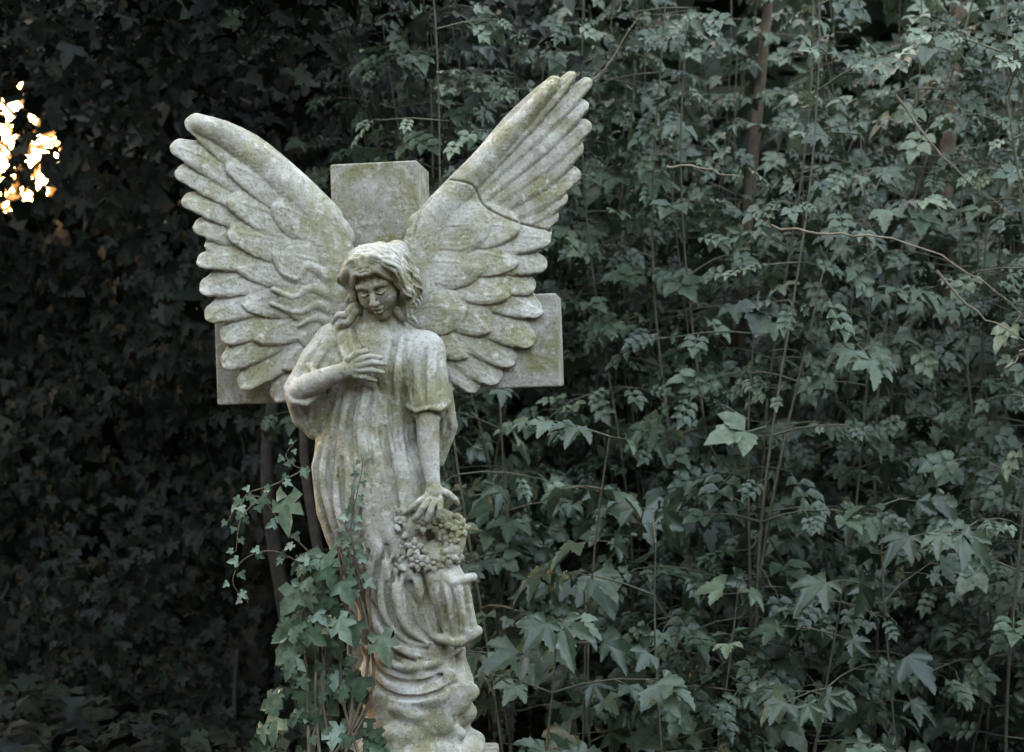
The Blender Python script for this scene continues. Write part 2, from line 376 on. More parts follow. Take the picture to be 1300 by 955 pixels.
# right arm
T([(540,446,66),(546,480,76),(547,510,82)],[25,25,27],k=8)
T([(530,500,68),(524,545,64),(536,586,60)],[15,14,7],k=6,sz=.8); T([(562,500,66),(568,540,62),(558,584,60)],[14,14,8],k=6,sz=.8)
T([(546,510,56),(547,575,54)],[24,14],k=6,sz=.7)
T([(521,515,92),(534,521,105),(548,517,109),(562,519,105),(572,511,90)],[2.6,3,2.6,3,2.6],k=4)
b.ell((547,532,102),(17,14,14),'sub',2)
for P,r in (([(530,440),(524,480),(528,505)],3.8),([(545,444),(540,480),(545,512)],4),([(560,452),(560,485),(562,510)],4),([(524,520),(524,550),(534,578)],3.2),([(568,520),(570,545),(560,575)],3.4)):
    b.fold(P,r,-.1,'sub',3)
T([(545,505,88),(547,555,97),(551,592,104),(554,612,108)],[15.5,14,10.5,8.5],k=2)
E((556,622,110),(12,11,7),k=4)
# rocky base
E((527,866,60),(74,42,50),k=12)
r2=np.random.default_rng(5)
for _ in range(16):
    x=r2.uniform(462,596); y=r2.uniform(846,935); z=b.surf(x,y,60); E((x,y,z-6),(r2.uniform(14,34),r2.uniform(9,18),r2.uniform(6,11)),k=6)
b.fold([(476,826),(500,848),(540,852),(580,836)],4.5,.0,'sub',2); b.fold([(466,840),(500,866),(545,868),(590,850)],4,.0,'sub',2)
E((527,950,62),(88,40,62),k=8)
X,Y,Z=b.ax[0][:,None,None],b.ax[1][None,:,None],b.ax[2][None,None,:]
b.F+=(.35*wob(X,Y,Z,1.6)+.2*wob(X+40,Y,Z,4.)).astype(np.float32)
for P in ([(456,392,98),(446,402,94),(436,402,90),(428,412,86)],[(458,398,98),(449,411,94),(440,412,90),(432,422,86)],[(508,396,98),(516,406,96),(524,404,92),(532,412,86)]):
    C=catmull(P,5); T(C,np.linspace(6,2.6,len(C)),k=1.2)
V,Q=b.mesh(1); par(mesh_np('body',W(V),Q[:,::-1],M_stone),statue)
print('body',time.time()-T0,len(Q))
# ---------------------------------------------------------------- wreath with the hand laid on it
v=Vol((488,596,66),(624,738,150),.8); E=v.ell; T=v.tube
ring=[(553+30*math.cos(a),676+27*math.sin(a),102+5*math.sin(2*a)) for a in np.linspace(0,2*math.pi,27)]
T(np.array(ring),11,k=4); T([(526,646,98),(514,666,100),(514,690,100),(530,706,98)],[8,9,9,7],k=5)
def flower(x,y,z,R,nx,ny,n=5):
    nv=np.array([nx,ny,1.]); nv/=np.linalg.norm(nv); u=np.cross(nv,[0,1,0]); u/=np.linalg.norm(u); w=np.cross(nv,u); c=np.array([x,y,z])
    a0=r2.uniform(0,6)
    for q in range(n):
        a=a0+q*2*math.pi/n; d=u*math.cos(a)+w*math.sin(a)
        P=[c+d*R*.2,c+d*R*.6+nv*R*.18,c+d*R*.98+nv*R*.22]; T(P,[R*.2,R*.36,R*.2],k=.3,sz=.6)
    E(c+nv*R*.22,(R*.24,)*3,k=.4)
cent=[]
for _ in range(900):
    a=r2.uniform(0,2*math.pi); q=r2.uniform(.75,1.25); x=553+30*q*math.cos(a); y=676+27*q*math.sin(a)
    if r2.random()<.25: x=r2.uniform(506,526); y=r2.uniform(648,708)
    if y<654 and 532<x<572: continue
    if all((x-c[0])**2+(y-c[1])**2>230 for c in cent): cent.append((x,y))
for x,y in cent:
    a=math.atan2(y-676,x-553); q=math.hypot((x-553)/30,(y-676)/27)-1
    if x<526: z=108;nx=(x-516)/12;ny=0
    else: z=106+8*math.sqrt(max(0,1-(q*3)**2)); nx=q*2.*math.cos(a);ny=q*2.*math.sin(a)
    flower(x,y,z,r2.uniform(11,14.5),nx,ny,int(r2.integers(5,7)))
for s in range(22):
    a=r2.uniform(0,6.28); sg=1 if r2.random()<.7 else -1; x,y=553+(31+6*sg)*math.cos(a),676+(28+6*sg)*math.sin(a); a2=a if sg>0 else a+math.pi
    T([(x,y,104),(x+6*math.cos(a2+.5),y+6*math.sin(a2+.5),109),(x+12*math.cos(a2+.8),y+12*math.sin(a2+.8),104)],[2,4.,1.],k=.5,sz=.5)
T([(551,594,104),(554,608,108)],[9.5,8],k=3); E((556,620,112),(12.5,11,7),k=5)
for P,r in [([(547,623,115),(537,630,120),(527,638,119),(522,643,116)],[4.2,4,3.6,2.8]),([(550,627,117),(542,637,123),(535,648,121),(532,653,117)],[4.4,4.1,3.7,2.9]),
         ([(556,629,118),(551,641,124),(547,652,121),(545,657,117)],[4.4,4.1,3.7,2.9]),([(563,627,117),(563,638,122),(561,648,120),(560,652,117)],[4.1,3.8,3.4,2.7]),
         ([(564,617,112),(573,621,116),(581,628,115),(584,633,112)],[4.6,4.3,3.8,3])]: T(P,r,k=.8)
V,Q=v.mesh(1); par(mesh_np('flower_wreath_and_hand',W(V),Q[:,::-1],M_stone),statue)

# ---------------------------------------------------------------- head
hd=Vol((-58,-62,-52),(58,80,58),.8); E=hd.ell; T=hd.tube
E((0,-8,-6),(31,36,37)); E((0,14,6),(23.5,29,25),k=10); E((0,38,19),(9,7,8),k=7)
for s in(-1,1):
    E((s*14,13,19),(10,12,9),k=8)
T([(-17,-8,25),(0,-7,29),(17,-8,25)],[4.5,4,4.5],k=6)
for s in(-1,1):
    E((s*11.5,0,33),(8,5,6.5),'sub',4); E((s*11.5,.6,25.5),(7,5,5),k=1.5)
    T([(s*5,3,29.5),(s*11.5,5.2,31.5),(s*18,2.5,28)],[.9,.9,.9],'sub',1)
    T([(s*5,1.2,30),(s*11.5,3.2,31.6),(s*18,.8,28.5)],[1.1,1.2,1],k=1)
    T([(s*5,-7,31),(s*11.5,-9.5,31),(s*19,-6,26.5)],[1.5,1.6,1.2],k=3)
T([(0,-6,29),(0,4,33.5),(0,13,39)],[3,3.2,4.2],k=3)
for s in(-1,1): E((s*4,14.5,35),(3.2,3,3.6),k=2); E((s*2.6,17.4,36.5),(1.5,1.2,2),'sub',1)
E((0,23,30.5),(7.8,2.6,4.8),k=2); E((0,28,30),(6.2,3,4.8),k=2)
T([(-7.8,25.2,31.5),(0,25.5,36),(7.8,25.2,31.5)],[1.,1.1,1.],'sub',1.2)
E((0,33,31),(7,2,3),'sub',3)
T([(0,20,-14),(0,48,-2),(0,76,14)],[17,17,20],k=6)
r3=np.random.default_rng(3)
for s in(-1,1):
    for j in range(11):
        w0=16-5.8*j; f=max(0,1-j/3.)
        P=[(s*2,-45+.016*w0*w0,w0*.75),(s*16,-42-2*f+.012*w0*w0,w0+4*f),(s*30,-30,w0+4*f),(s*37,-12,w0+1),(s*(35+r3.uniform(-1,4)),8,w0-3),(s*(38+r3.uniform(-3,5)),22,w0-6+r3.uniform(-3,3)),(s*(32+r3.uniform(-3,6)),36+r3.uniform(-6,10),w0-4)]
        P=np.array(P); P[:,2]=np.maximum(P[:,2],-44); P[:,0]*=np.sqrt(np.clip(1-(w0/60)**2*.6,.3,1))
        C=catmull(P,5); t=np.arange(len(C)); C[:,0]+=s*2.4*np.sin(t*.62+j*1.3); C[:,2]+=2.4*np.cos(t*.62+j*1.3)
        T(C,np.linspace(7.2,4.4,len(C)),k=1.2)
        for q in range(4):
            off=r3.normal(0,1,3); off/=np.linalg.norm(off)
            D=C+off*5.5; D[:,0]+=2*np.sin(t*.8+q*2); D[:,2]+=1.6*np.cos(t*.7+q)
            D[:,2]=np.clip(D[:,2],-48,36)
            T(D,np.linspace(2.6,1.8,len(C)),k=.7)
for i in range(18):
    s=1 if i%2 else -1; c=np.array((s*r3.uniform(31,40),r3.uniform(-10,46),r3.uniform(-6,16))); a=np.linspace(0,5,12); R=np.linspace(6.5,2.2,12)
    T(np.column_stack([c[0]+R*np.cos(a+i),c[1]+R*np.sin(a+i),c[2]+a*.9]),2.2,k=.7)
for s in(-1,1):
    for i in range(7):
        yy=-44+3.2*i
        C=catmull([(s*1,yy-2,20+i*1.8),(s*12,yy-1-2.5*(i>3),25+i*1.),(s*23,yy+3+i*.8,22+i*.3),(s*32,yy+13+i*1.7,14),(s*36,yy+26+i*1.6,8)],5)
        t=np.arange(len(C)); C[:,1]+=1.6*np.sin(t*.8+i); T(C,np.linspace(3.2,4.4,len(C)),k=.8)
V,Q=hd.mesh(1)
p,yw,ro=math.radians(30),math.radians(-12),math.radians(-9)
w_=np.array([math.sin(yw)*math.cos(p),math.sin(p),math.cos(yw)*math.cos(p)]); u_=np.array([math.cos(yw),0,-math.sin(yw)]); v_=np.cross(w_,u_)
u2=u_*math.cos(ro)+v_*math.sin(ro); v2=v_*math.cos(ro)-u_*math.sin(ro)
V=(V[:,:1]*u2+V[:,1:2]*v2+V[:,2:]*w_)*.95+np.array([486,362,102])
par(mesh_np('head',W(V),Q[:,::-1],M_stone),statue)
print('head',time.time()-T0,len(Q))

# ---------------------------------------------------------------- cross and plinth
import bmesh
def prism(name,poly,d0,d1,mat,bev=.006):
    bm=bmesh.new(); f=[bm.verts.new(W((x,y,d1))) for x,y in poly]; g=[bm.verts.new(W((x,y,d0))) for x,y in poly]; n=len(poly)
    bm.faces.new(f); bm.faces.new(g[::-1])
    for i in range(n): bm.faces.new((f[i],g[i],g[(i+1)%n],f[(i+1)%n]))
    bmesh.ops.recalc_face_normals(bm,faces=bm.faces)
    me=bpy.data.meshes.new(name); bm.to_mesh(me); bm.free(); me.materials.append(mat)
    o=bpy.data.objects.new(name,me); link(o)
    m=o.modifiers.new('b','BEVEL'); m.width=bev; m.segments=3; m.limit_method='ANGLE'
    return o
cx,cy=481,442; hw=57
poly=[(cx-hw,cy-240),(cx+hw,cy-240),(cx+hw,cy-62),(cx+230,cy-62),(cx+230,cy+57),(cx+hw,cy+57),(cx+hw,1000),(cx-hw,1000),(cx-hw,cy+66),(cx-217,cy+66),(cx-217,cy-62),(cx-hw,cy-62)]
cr=prism('stone_cross',poly,-84,14,M_cross,.005)
piv=Vector(W((cx,cy,0)).tolist())
cr.data.transform(Matrix.Translation(piv)@Matrix.Rotation(math.radians(-5.5),4,'Z')@Matrix.Rotation(math.radians(-2.0),4,'Y')@Matrix.Translation(-piv))
par(prism('plinth',[(425,975),(632,975),(640,1100),(418,1100)],-90,140,M_cross,.01),statue)
par(prism('plinth_step',[(385,1100),(672,1100),(672,1180),(385,1180)],-120,180,M_cross,.01),statue)
par(prism('plinth_base',[(345,1180),(712,1180),(712,1290),(345,1290)],-160,220,M_cross,.01),statue)

# ---------------------------------------------------------------- leaves
def palm(lobes,sin_r,fold=.07,droop=.3,teeth=True):
    V=[(0,0,0)]; F=[]
    n=len(lobes); sins=[]
    a0=lobes[0][0]-28; a1=lobes[-1][0]+28
    angs=[a0]+[(lobes[i][0]+lobes[i+1][0])/2 for i in range(n-1)]+[a1]
    def P(a,r,z=0): a=math.radians(a); return (math.sin(a)*r,math.cos(a)*r,z)
    for i,a in enumerate(angs):
        r=sin_r if 0<i<n else sin_r*.45
        V.append(P(a,r,fold*.5)); sins.append(len(V)-1)
    for i,(a,L,hw) in enumerate(lobes):
        V.append(P(a,L,-fold*.6)); tip=len(V)-1
        ca,sa=math.cos(math.radians(a)),math.sin(math.radians(a))
        def Q(l,w,z=0): return (sa*l+ca*w,ca*l-sa*w,z)
        for s in(-1,1):
            pts=[Q(L*.58,s*hw,fold),Q(L*.62,s*hw*.66,fold*.7),Q(L*.76,s*hw*.72,fold*.6),Q(L*.80,s*hw*.42,fold*.4),Q(L*.9,s*hw*.38,fold*.2)] if teeth else [Q(L*.6,s*hw,fold)]
            ids=[]
            for q in pts: V.append(q); ids.append(len(V)-1)
            sn=sins[i] if s<0 else sins[i+1]
            f=[0,sn]+ids+[tip]
            F.append(f if s>0 else f[::-1])
    V=np.array(V,float); V[:,2]-=droop*(V[:,1].clip(0)**2+.5*V[:,0]**2)
    return V,F
def leaflet(o,ang,L,w,droop=.25):
    t=[0,.22,.36,.40,.58,.62,.8,1]; wd=[0,.75,1.,.82,.92,.66,.5,0]; V=[];F=[]; m=len(t)
    a=math.radians(ang); d=np.array([math.sin(a),math.cos(a)]); n=np.array([d[1],-d[0]])
    for ti in t: q=o+d*L*ti; V.append((*q,-.04))
    for s in(-1,1):
        b0=len(V)-1
        for ti,wi in zip(t[1:-1],wd[1:-1]): q=o+d*L*ti+n*s*w*wi; V.append((*q,.03))
        fs=[[0,1,b0+1]]+[[j,j+1,b0+j+1,b0+j] for j in range(1,m-2)]+[[m-2,m-1,b0+m-2]]
        F+=[f[::-1] if s<0 else f for f in fs]
    V=np.array(V); V[:,2]-=droop*(V[:,1]**2); return V,F
def pinnate(specs,stalk=.6):
    VV=[];FF=[]
    for o,a,L,w in specs:
        V,F=leaflet(np.array(o),a,L,w); k=sum(len(v) for v in VV); VV.append(V); FF+= [[i+k for i in f] for f in F]
    k=sum(len(v) for v in VV); VV.append(np.array([(-.012,0,-.01),(.012,0,-.01),(.006,stalk,-.1),(-.006,stalk,-.1)])); FF.append([k,k+1,k+2,k+3])
    return np.vstack(VV),FF
SYC=[palm([(-105,.5,.16),(-52,.84,.25),(0,1,.27),(52,.84,.25),(105,.5,.16)],.42),
     palm([(-98,.45,.15),(-48,.8,.23),(0,1,.25),(50,.85,.24),(102,.5,.15)],.38,.11,.5),
     palm([(-62,.72,.26),(0,1,.30),(60,.74,.26)],.46,.09,.3)]
PIN=[pinnate([((0,.62),0,.45,.17),((0,.55),58,.42,.15),((0,.55),-58,.42,.15),((0,.3),68,.36,.14),((0,.3),-68,.36,.14)]),
     pinnate([((0,.4),0,.6,.22),((0,.36),62,.5,.18),((0,.36),-60,.5,.18)],.4),
     pinnate([((0,.7),0,.34,.12),((0,.66),55,.32,.11),((0,.66),-55,.32,.11),((0,.45),62,.32,.11),((0,.45),-62,.32,.11),((0,.24),68,.28,.10),((0,.24),-68,.28,.10)],.7)]
IVY=[palm([(-100,.42,.2),(-50,.66,.2),(0,1,.24),(50,.66,.2),(100,.42,.2)],.42,.06,.2,False),
     palm([(-62,.62,.24),(0,1,.27),(62,.62,.24)],.44,.07,.3,False)]
FAR=[(np.array([(0,0,0),(.4,.45,.08),(0,1,-.1),(-.4,.45,.08)],float),[[0,1,2],[0,2,3]])]
def mass(name,groups,mat):
    VV=[];LO=[];LT=[];RN=[];off=0
    for (V,F),pos,Xa,Ya,Za,sc,rn in groups:
        n=len(pos)
        if n==0: continue
        G=pos[:,None,:]+sc[:,None,None]*(V[None,:,0,None]*Xa[:,None,:]+V[None,:,1,None]*Ya[:,None,:]+V[None,:,2,None]*Za[:,None,:])
        VV.append(G.reshape(-1,3)); RN.append(np.repeat(rn,len(V)))
        fl=np.array([i for f in F for i in f]); ft=np.array([len(f) for f in F])
        LO.append((off+np.arange(n)[:,None]*len(V)+fl[None]).ravel()); LT.append(np.tile(ft,n)); off+=n*len(V)
    VV=np.vstack(VV); LO=np.concatenate(LO); LT=np.concatenate(LT); RN=np.concatenate(RN)
    me=bpy.data.meshes.new(name); me.vertices.add(len(VV)); me.vertices.foreach_set('co',VV.astype(np.float32).ravel())
    me.loops.add(len(LO)); me.loops.foreach_set('vertex_index',LO.astype(np.int32))
    me.polygons.add(len(LT)); me.polygons.foreach_set('loop_start',np.concatenate([[0],np.cumsum(LT)[:-1]]).astype(np.int32)); me.polygons.foreach_set('loop_total',LT.astype(np.int32))
    me.update(calc_edges=True)
    a=me.attributes.new('rnd','FLOAT','POINT'); a.data.foreach_set('value',RN.astype(np.float32))
    me.materials.append(mat); o=bpy.data.objects.new(name,me); link(o); return o
def nrm(a): return a/np.maximum(np.linalg.norm(a,axis=-1,keepdims=True),1e-9)
def frames(Y,Zapprox):
    Y=nrm(Y); X=nrm(np.cross(Y,Zapprox)); Z=np.cross(X,Y); return X,Y,Z
def split(variants,pos,Y,Zn,sc,rn,pick=None):
    X,Y,Z=frames(Y,Zn); pick=rng.integers(0,len(variants),len(pos)) if pick is None else pick
    return [(v,pos[pick==i],X[pick==i],Y[pick==i],Z[pick==i],sc[pick==i],rn[pick==i]) for i,v in enumerate(variants)]
def tubes(name,lines,mat,sides=5):
    VV=[];QQ=[];off=0
    for P,R in lines:
        P=np.asarray(P,float); R=np.asarray(R,float)*np.ones(len(P)); n=len(P)
        d=np.gradient(P,axis=0); d=nrm(d); ref=np.where(np.abs(d[:,2:])>.9,np.array([[1.,0,0]]),np.array([[0,0,1.]]))
        a=nrm(np.cross(d,ref)); c=np.cross(d,a); th=2*np.pi*np.arange(sides)/sides
        G=P[:,None]+R[:,None,None]*(np.cos(th)[None,:,None]*a[:,None]+np.sin(th)[None,:,None]*c[:,None])
        VV.append(G.reshape(-1,3)); i=np.arange(n-1)[:,None]*sides; j=np.arange(sides)[None]; k=(j+1)%sides
        QQ.append(off+np.stack([i+j,i+k,i+sides+k,i+sides+j],-1).reshape(-1,4)); off+=n*sides
    return mesh_np(name,np.vstack(VV),np.vstack(QQ),mat)

# ---- sycamore and elder saplings (right-hand thicket)
thick=empty('sycamore_saplings',(1.2,2.,0))
lines=[];LP=[];LY=[];LN=[];LS=[];LR=[];LK=[]
def add_leaf(p,az,size,droop=None,r=None,kind=None,base=0.):
    droop=rng.uniform(-.1,.8) if droop is None else droop
    az=az+rng.normal(0,.3)
    d=np.array([math.cos(az)*math.cos(droop),math.sin(az)*math.cos(droop),-math.sin(droop)])
    nn=np.array([0,-.5,.8])+rng.normal(0,.36,3)+.2*np.array([math.cos(az),math.sin(az),0])
    pl=size*rng.uniform(.4,.8); q=p+d*pl*np.array([1,1,.2]); lines.append(([p,q],[.0016,.0012]))
    LP.append(q);LY.append(d);LN.append(nn);LS.append(size*rng.uniform(.5,1.3));LR.append(min(max(base+rng.beta(2,2.4),0),1) if r is None else r)
    LK.append(kind)
def sapling(x,y,h,size,kind,lean=(0,0),r0=.009,z0=0.):
    n=int(h/.13); z=np.linspace(z0,z0+h,n); t=(z-z0)/h; base=rng.normal(0,.16)
    ph=rng.uniform(0,6,2); P=np.column_stack([x+lean[0]*t**1.5+.05*np.sin(z*2.2+ph[0]),y+lean[1]*t**1.5+.05*np.sin(z*1.9+ph[1]),z])
    lines.append((P,np.linspace(r0,.0025,n))); az=rng.uniform(0,6)
    for i in range(2,n):
        az+=math.pi/2+rng.normal(0,.35)
        if z[i]<.3: continue
        sz=size*(1.1-.35*t[i])
        for s in(0,1):
            a=az+s*math.pi
            if rng.random()<.36 and t[i]>.1:
                L=rng.uniform(.15,.5)*(1.2-.5*t[i]); m=max(2,int(L/.09)); B=[P[i]]; up=rng.uniform(-.01,.05)
                for q in range(m):
                    B.append(B[-1]+np.array([math.cos(a)*.09,math.sin(a)*.09,up-.012*q])); a+=rng.normal(0,.12)
                    if q>0 or m<3:
                        add_leaf(B[-1],a+1.1,sz*.85,kind=kind,base=base); add_leaf(B[-1],a-1.1,sz*.85,kind=kind,base=base)
                add_leaf(B[-1],a,sz,kind=kind,base=base); lines.append((np.array(B),np.linspace(.0035,.0015,len(B))))
            elif rng.random()<.78: add_leaf(P[i],a,sz,kind=kind,base=base)
for i in range(98):
    y=rng.uniform(.95,3.6); xl=-.25-.02*(y-1); x=rng.uniform(xl,.36*(3.61+y)+.9)
    kind=0 if rng.random()<.28 else 1
    sapling(x,y,rng.uniform(2.3,4.0) if y>1.6 else rng.uniform(.9,2.9),rng.uniform(.075,.155),kind,(rng.normal(0,.22),rng.normal(-.1,.12)),rng.uniform(.004,.009))
for i in range(9):
    sapling(rng.uniform(-.5,0),rng.uniform(1.6,2.8),rng.uniform(2.9,3.6),.11,int(rng.random()<.7),(rng.uniform(-.5,-.1),-.2),.006)
for x,y,h in [(.27,.75,1.42),(.16,.8,1.0),(.45,.7,1.1),(.62,.8,.95),(.05,.6,.85),(.9,.7,1.0),(1.15,.8,1.2)]:
    sapling(x,y,h,.13,0,(.03,-.08),.005)
LP=np.array(LP);LY=np.array(LY);LN=np.array(LN);LS=np.array(LS);LR=np.array(LR);LK=np.array(LK)
g=[]
for kd,var,f in((0,SYC,1.),(1,PIN,1.45)):
    m=LK==kd; g+=split(var,LP[m],LY[m],LN[m],LS[m]*f,LR[m])
par(mass('foliage',g,M_syc),thick); par(tubes('stems',lines,M_stem,4),thick)
par(tubes('older_trunk',[(catmull([(.98,2.6,0),(.96,2.55,1.0),(.99,2.5,2.0),(1.1,2.5,3.2)],8),np.linspace(.045,.02,25)),(catmull([(2.0,3.0,0),(2.05,2.9,1.2),(1.95,2.8,2.4),(2.1,2.8,3.8)],8),np.linspace(.05,.03,25))],M_bark,8),thick)
tw=[]
for P in ([(.82,.9,2.07),(1.0,.88,2.05),(1.2,.86,2.03),(1.42,.8,1.92),(1.62,.8,1.76)],[(1.3,.75,1.92),(1.42,.75,1.80),(1.6,.75,1.70)],[(1.46,.6,1.62),(1.53,.6,1.68),(1.64,.6,1.74)],[(.5,1.0,2.28),(.62,.98,2.27),(.74,.97,2.24)],
          [(1.3,1.2,2.55),(1.5,1.2,2.3),(1.72,1.2,2.12)],[(.15,1.2,2.5),(.3,1.15,2.62),(.42,1.1,2.8)]):
    C=catmull(P,5); C=C+rng.normal(0,.004,C.shape); tw.append((C,np.linspace(.0045,.0015,len(C))))
par(tubes('dead_twigs',tw,M_twig,5),thick)
print('saplings',len(LP),time.time()-T0)

# ---- ivy hedge on the left, opening in it to the evening sky
O=np.array([-2.64,4.0,2.80]); Dd=nrm(np.array([-.352,1,.155]))
def opening(P,k=1.):
    q=P-O; t=q@Dd; r=q-t[:,None]*Dd
    return ((r[:,0]/.27)**2+(r[:,2]/.42)**2)<k*(1+.6*np.sin(P[:,0]*31+P[:,2]*23)*np.sin(P[:,1]*9+P[:,2]*37))
def thin(P,keep=.03,k=1.): return P[~opening(P,k)|(rng.random(len(P))<keep)]
N=14000
x=rng.uniform(-5.2,.2,N); z=rng.uniform(0,4.6,N)
und=lambda x,z: .35*np.sin(x*1.9+.6*z)+.3*np.sin(z*1.7+x*.8+1)+.18*np.sin(x*5+z*3.1)+.12*np.sin(z*6.3-x*4)
y=2.9+und(x,z)+rng.exponential(.16,N)-.1*(z>3)*(z-3)
P=thin(np.column_stack([x,y,z]),.2); n=len(P)
Yd=np.column_stack([rng.normal(0,.45,n),rng.normal(-.35,.25,n),-np.ones(n)]); Zn=np.column_stack([rng.normal(0,.5,n),-np.ones(n),rng.normal(.55,.4,n)])
hedge=empty('ivy_hedge',(-2.4,2.9,0))
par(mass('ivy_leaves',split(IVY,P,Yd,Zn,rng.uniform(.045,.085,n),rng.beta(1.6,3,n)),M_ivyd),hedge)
vl=[]
for i in range(40):
    x0=rng.uniform(-5,.1); zz=np.linspace(0,rng.uniform(1.5,4.4),26); xx=x0+.12*np.sin(zz*2+i)+.05*np.sin(zz*5+i*2)
    vl.append((np.column_stack([xx,3.02+und(xx,zz),zz]),np.linspace(.012,.003,26)))
par(tubes('ivy_vines',vl,M_dark,5),hedge)
tree=empty('overhanging_tree',(-1.35,3.2,0))
tl=[(catmull([(-1.30,3.3,0),(-1.12,3.2,1.2),(-1.05,3.1,2.4),(-1.05,3.0,3.6),(-1.2,2.8,5.2)],6),np.linspace(.13,.06,25))]
for i in range(16):
    z0=rng.uniform(2.6,4.8); a=rng.uniform(2.2,5.2); L=rng.uniform(1.2,2.6)
    tl.append((catmull([(-1.06,3.05,z0),(-1.06+L*.4*math.cos(a),3.05+L*.4*math.sin(a),z0+.25),(-1.06+L*math.cos(a),3.05+L*math.sin(a),z0+.1)],6),np.linspace(.035,.006,13)))
tl.append((catmull([(-.80,2.2,0),(-.93,2.25,.6),(-1.02,2.3,1.25),(-.94,2.35,1.9),(-1.0,2.4,2.6)],6),np.linspace(.036,.018,25)))
tl.append((catmull([(-.66,1.8,0),(-.72,1.8,.8),(-.80,1.85,1.4),(-.72,1.95,2.2)],6),np.linspace(.026,.012,19)))
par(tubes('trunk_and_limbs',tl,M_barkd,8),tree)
N=15000; cen=np.column_stack([rng.uniform(-5.2,-.1,70),rng.uniform(.9,4.2,70),rng.uniform(2.95,4.9,70)])
k=rng.integers(0,70,N); P=cen[k]+rng.normal(0,1,(N,3))*np.array([.42,.38,.2])
P=P[(P[:,2]>2.6+.18*np.sin(P[:,0]*3)+.1*np.sin(P[:,0]*7)-.12*(P[:,1]-1))&(P[:,1]>.95)]; P=thin(P,.2); n=len(P)
Yd=rng.normal(0,1,(n,3))*np.array([1,1,.4])+np.array([0,-.2,-.5]); Zn=rng.normal(0,.5,(n,3))+np.array([0,-.3,.8])
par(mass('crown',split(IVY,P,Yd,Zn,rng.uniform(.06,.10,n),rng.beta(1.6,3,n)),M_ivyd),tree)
# ---- distant mass of trees closing the view
bt=empty('background_trees',(0,6,0))
N=16000; x=rng.uniform(-11,11,N); y=rng.uniform(4.6,8.3,N); z=rng.uniform(0,1,N)**.9*(6.3+.8*np.sin(x*.9)+.5*np.sin(x*2.3+y))
P=thin(np.column_stack([x,y,z]),.12,1.2); n=len(P)
Yd=rng.normal(0,1,(n,3)); Zn=rng.normal(0,.6,(n,3))+np.array([0,-1,.4])
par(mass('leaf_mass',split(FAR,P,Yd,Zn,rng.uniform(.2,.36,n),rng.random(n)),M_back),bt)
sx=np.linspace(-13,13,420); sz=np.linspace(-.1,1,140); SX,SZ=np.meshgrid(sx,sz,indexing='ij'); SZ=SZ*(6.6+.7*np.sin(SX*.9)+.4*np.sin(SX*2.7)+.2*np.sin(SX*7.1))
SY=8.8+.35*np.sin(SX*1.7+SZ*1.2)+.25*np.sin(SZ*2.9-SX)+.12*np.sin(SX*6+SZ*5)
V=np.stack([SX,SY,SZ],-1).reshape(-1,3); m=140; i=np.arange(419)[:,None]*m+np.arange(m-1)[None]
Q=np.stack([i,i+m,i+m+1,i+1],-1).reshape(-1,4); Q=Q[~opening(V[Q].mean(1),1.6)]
par(mesh_np('dark_backing_sheet',V,Q,M_dark),bt)  # added solid dark sheet, stands in for the shade between trees
# added tree beyond the opening; its amber leaves stand in for orange glow
at=empty('added_amber_tree',(-4.9,10.6,0))
N=1150; c=np.array([-4.9,10.6,3.9]); d=nrm(rng.normal(0,1,(N,3)))*rng.random((N,1))**.4*np.array([1.5,1.0,1.7]); P=c+d; P=P[P[:,2]>1.2]; n=len(P)
par(mass('crown_leaves',split(IVY,P,rng.normal(0,1,(n,3))+np.array([0,0,-.6]),rng.normal(0,1,(n,3))+np.array([0,-1,0]),rng.uniform(.07,.13,n),rng.random(n)),M_gold),at)
al=[(catmull([(-4.8,10.7,0),(-4.85,10.6,1.6),(-4.95,10.6,3.2),(-4.8,10.6,5.0)],6),np.linspace(.09,.02,19))]
for i in range(10):
    a=rng.uniform(0,6.28); z0=rng.uniform(2.,4.6); al.append((catmull([(-4.9,10.6,z0),(-4.9+.6*math.cos(a),10.6+.4*math.sin(a),z0+.4),(-4.9+1.2*math.cos(a),10.6+.8*math.sin(a),z0+.6)],5),np.linspace(.03,.006,11)))
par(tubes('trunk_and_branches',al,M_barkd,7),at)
# ---- unseen tree ring added behind and beside the viewer to block low sky
wd=empty('added_tree_screen',(0,-11,0))
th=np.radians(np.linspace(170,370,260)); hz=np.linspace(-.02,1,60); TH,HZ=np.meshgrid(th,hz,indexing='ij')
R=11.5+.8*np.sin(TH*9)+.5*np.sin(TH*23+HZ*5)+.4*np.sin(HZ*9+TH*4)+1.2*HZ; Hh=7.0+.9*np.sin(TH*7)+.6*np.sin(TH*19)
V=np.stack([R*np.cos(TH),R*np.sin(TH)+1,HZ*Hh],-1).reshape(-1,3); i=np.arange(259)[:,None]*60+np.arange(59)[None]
par(mesh_np('dark_screen',V,np.stack([i,i+60,i+61,i+1],-1).reshape(-1,4),M_dark),wd)
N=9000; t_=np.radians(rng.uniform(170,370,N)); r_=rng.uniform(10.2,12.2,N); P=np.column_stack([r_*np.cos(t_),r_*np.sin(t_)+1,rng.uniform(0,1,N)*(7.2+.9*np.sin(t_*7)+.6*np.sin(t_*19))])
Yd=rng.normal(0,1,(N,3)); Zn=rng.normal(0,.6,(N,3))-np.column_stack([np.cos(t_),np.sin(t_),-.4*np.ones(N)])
par(mass('screen_leaf_mass',split(FAR,P,Yd,Zn,rng.uniform(.3,.5,N),rng.random(N)),M_back),wd)

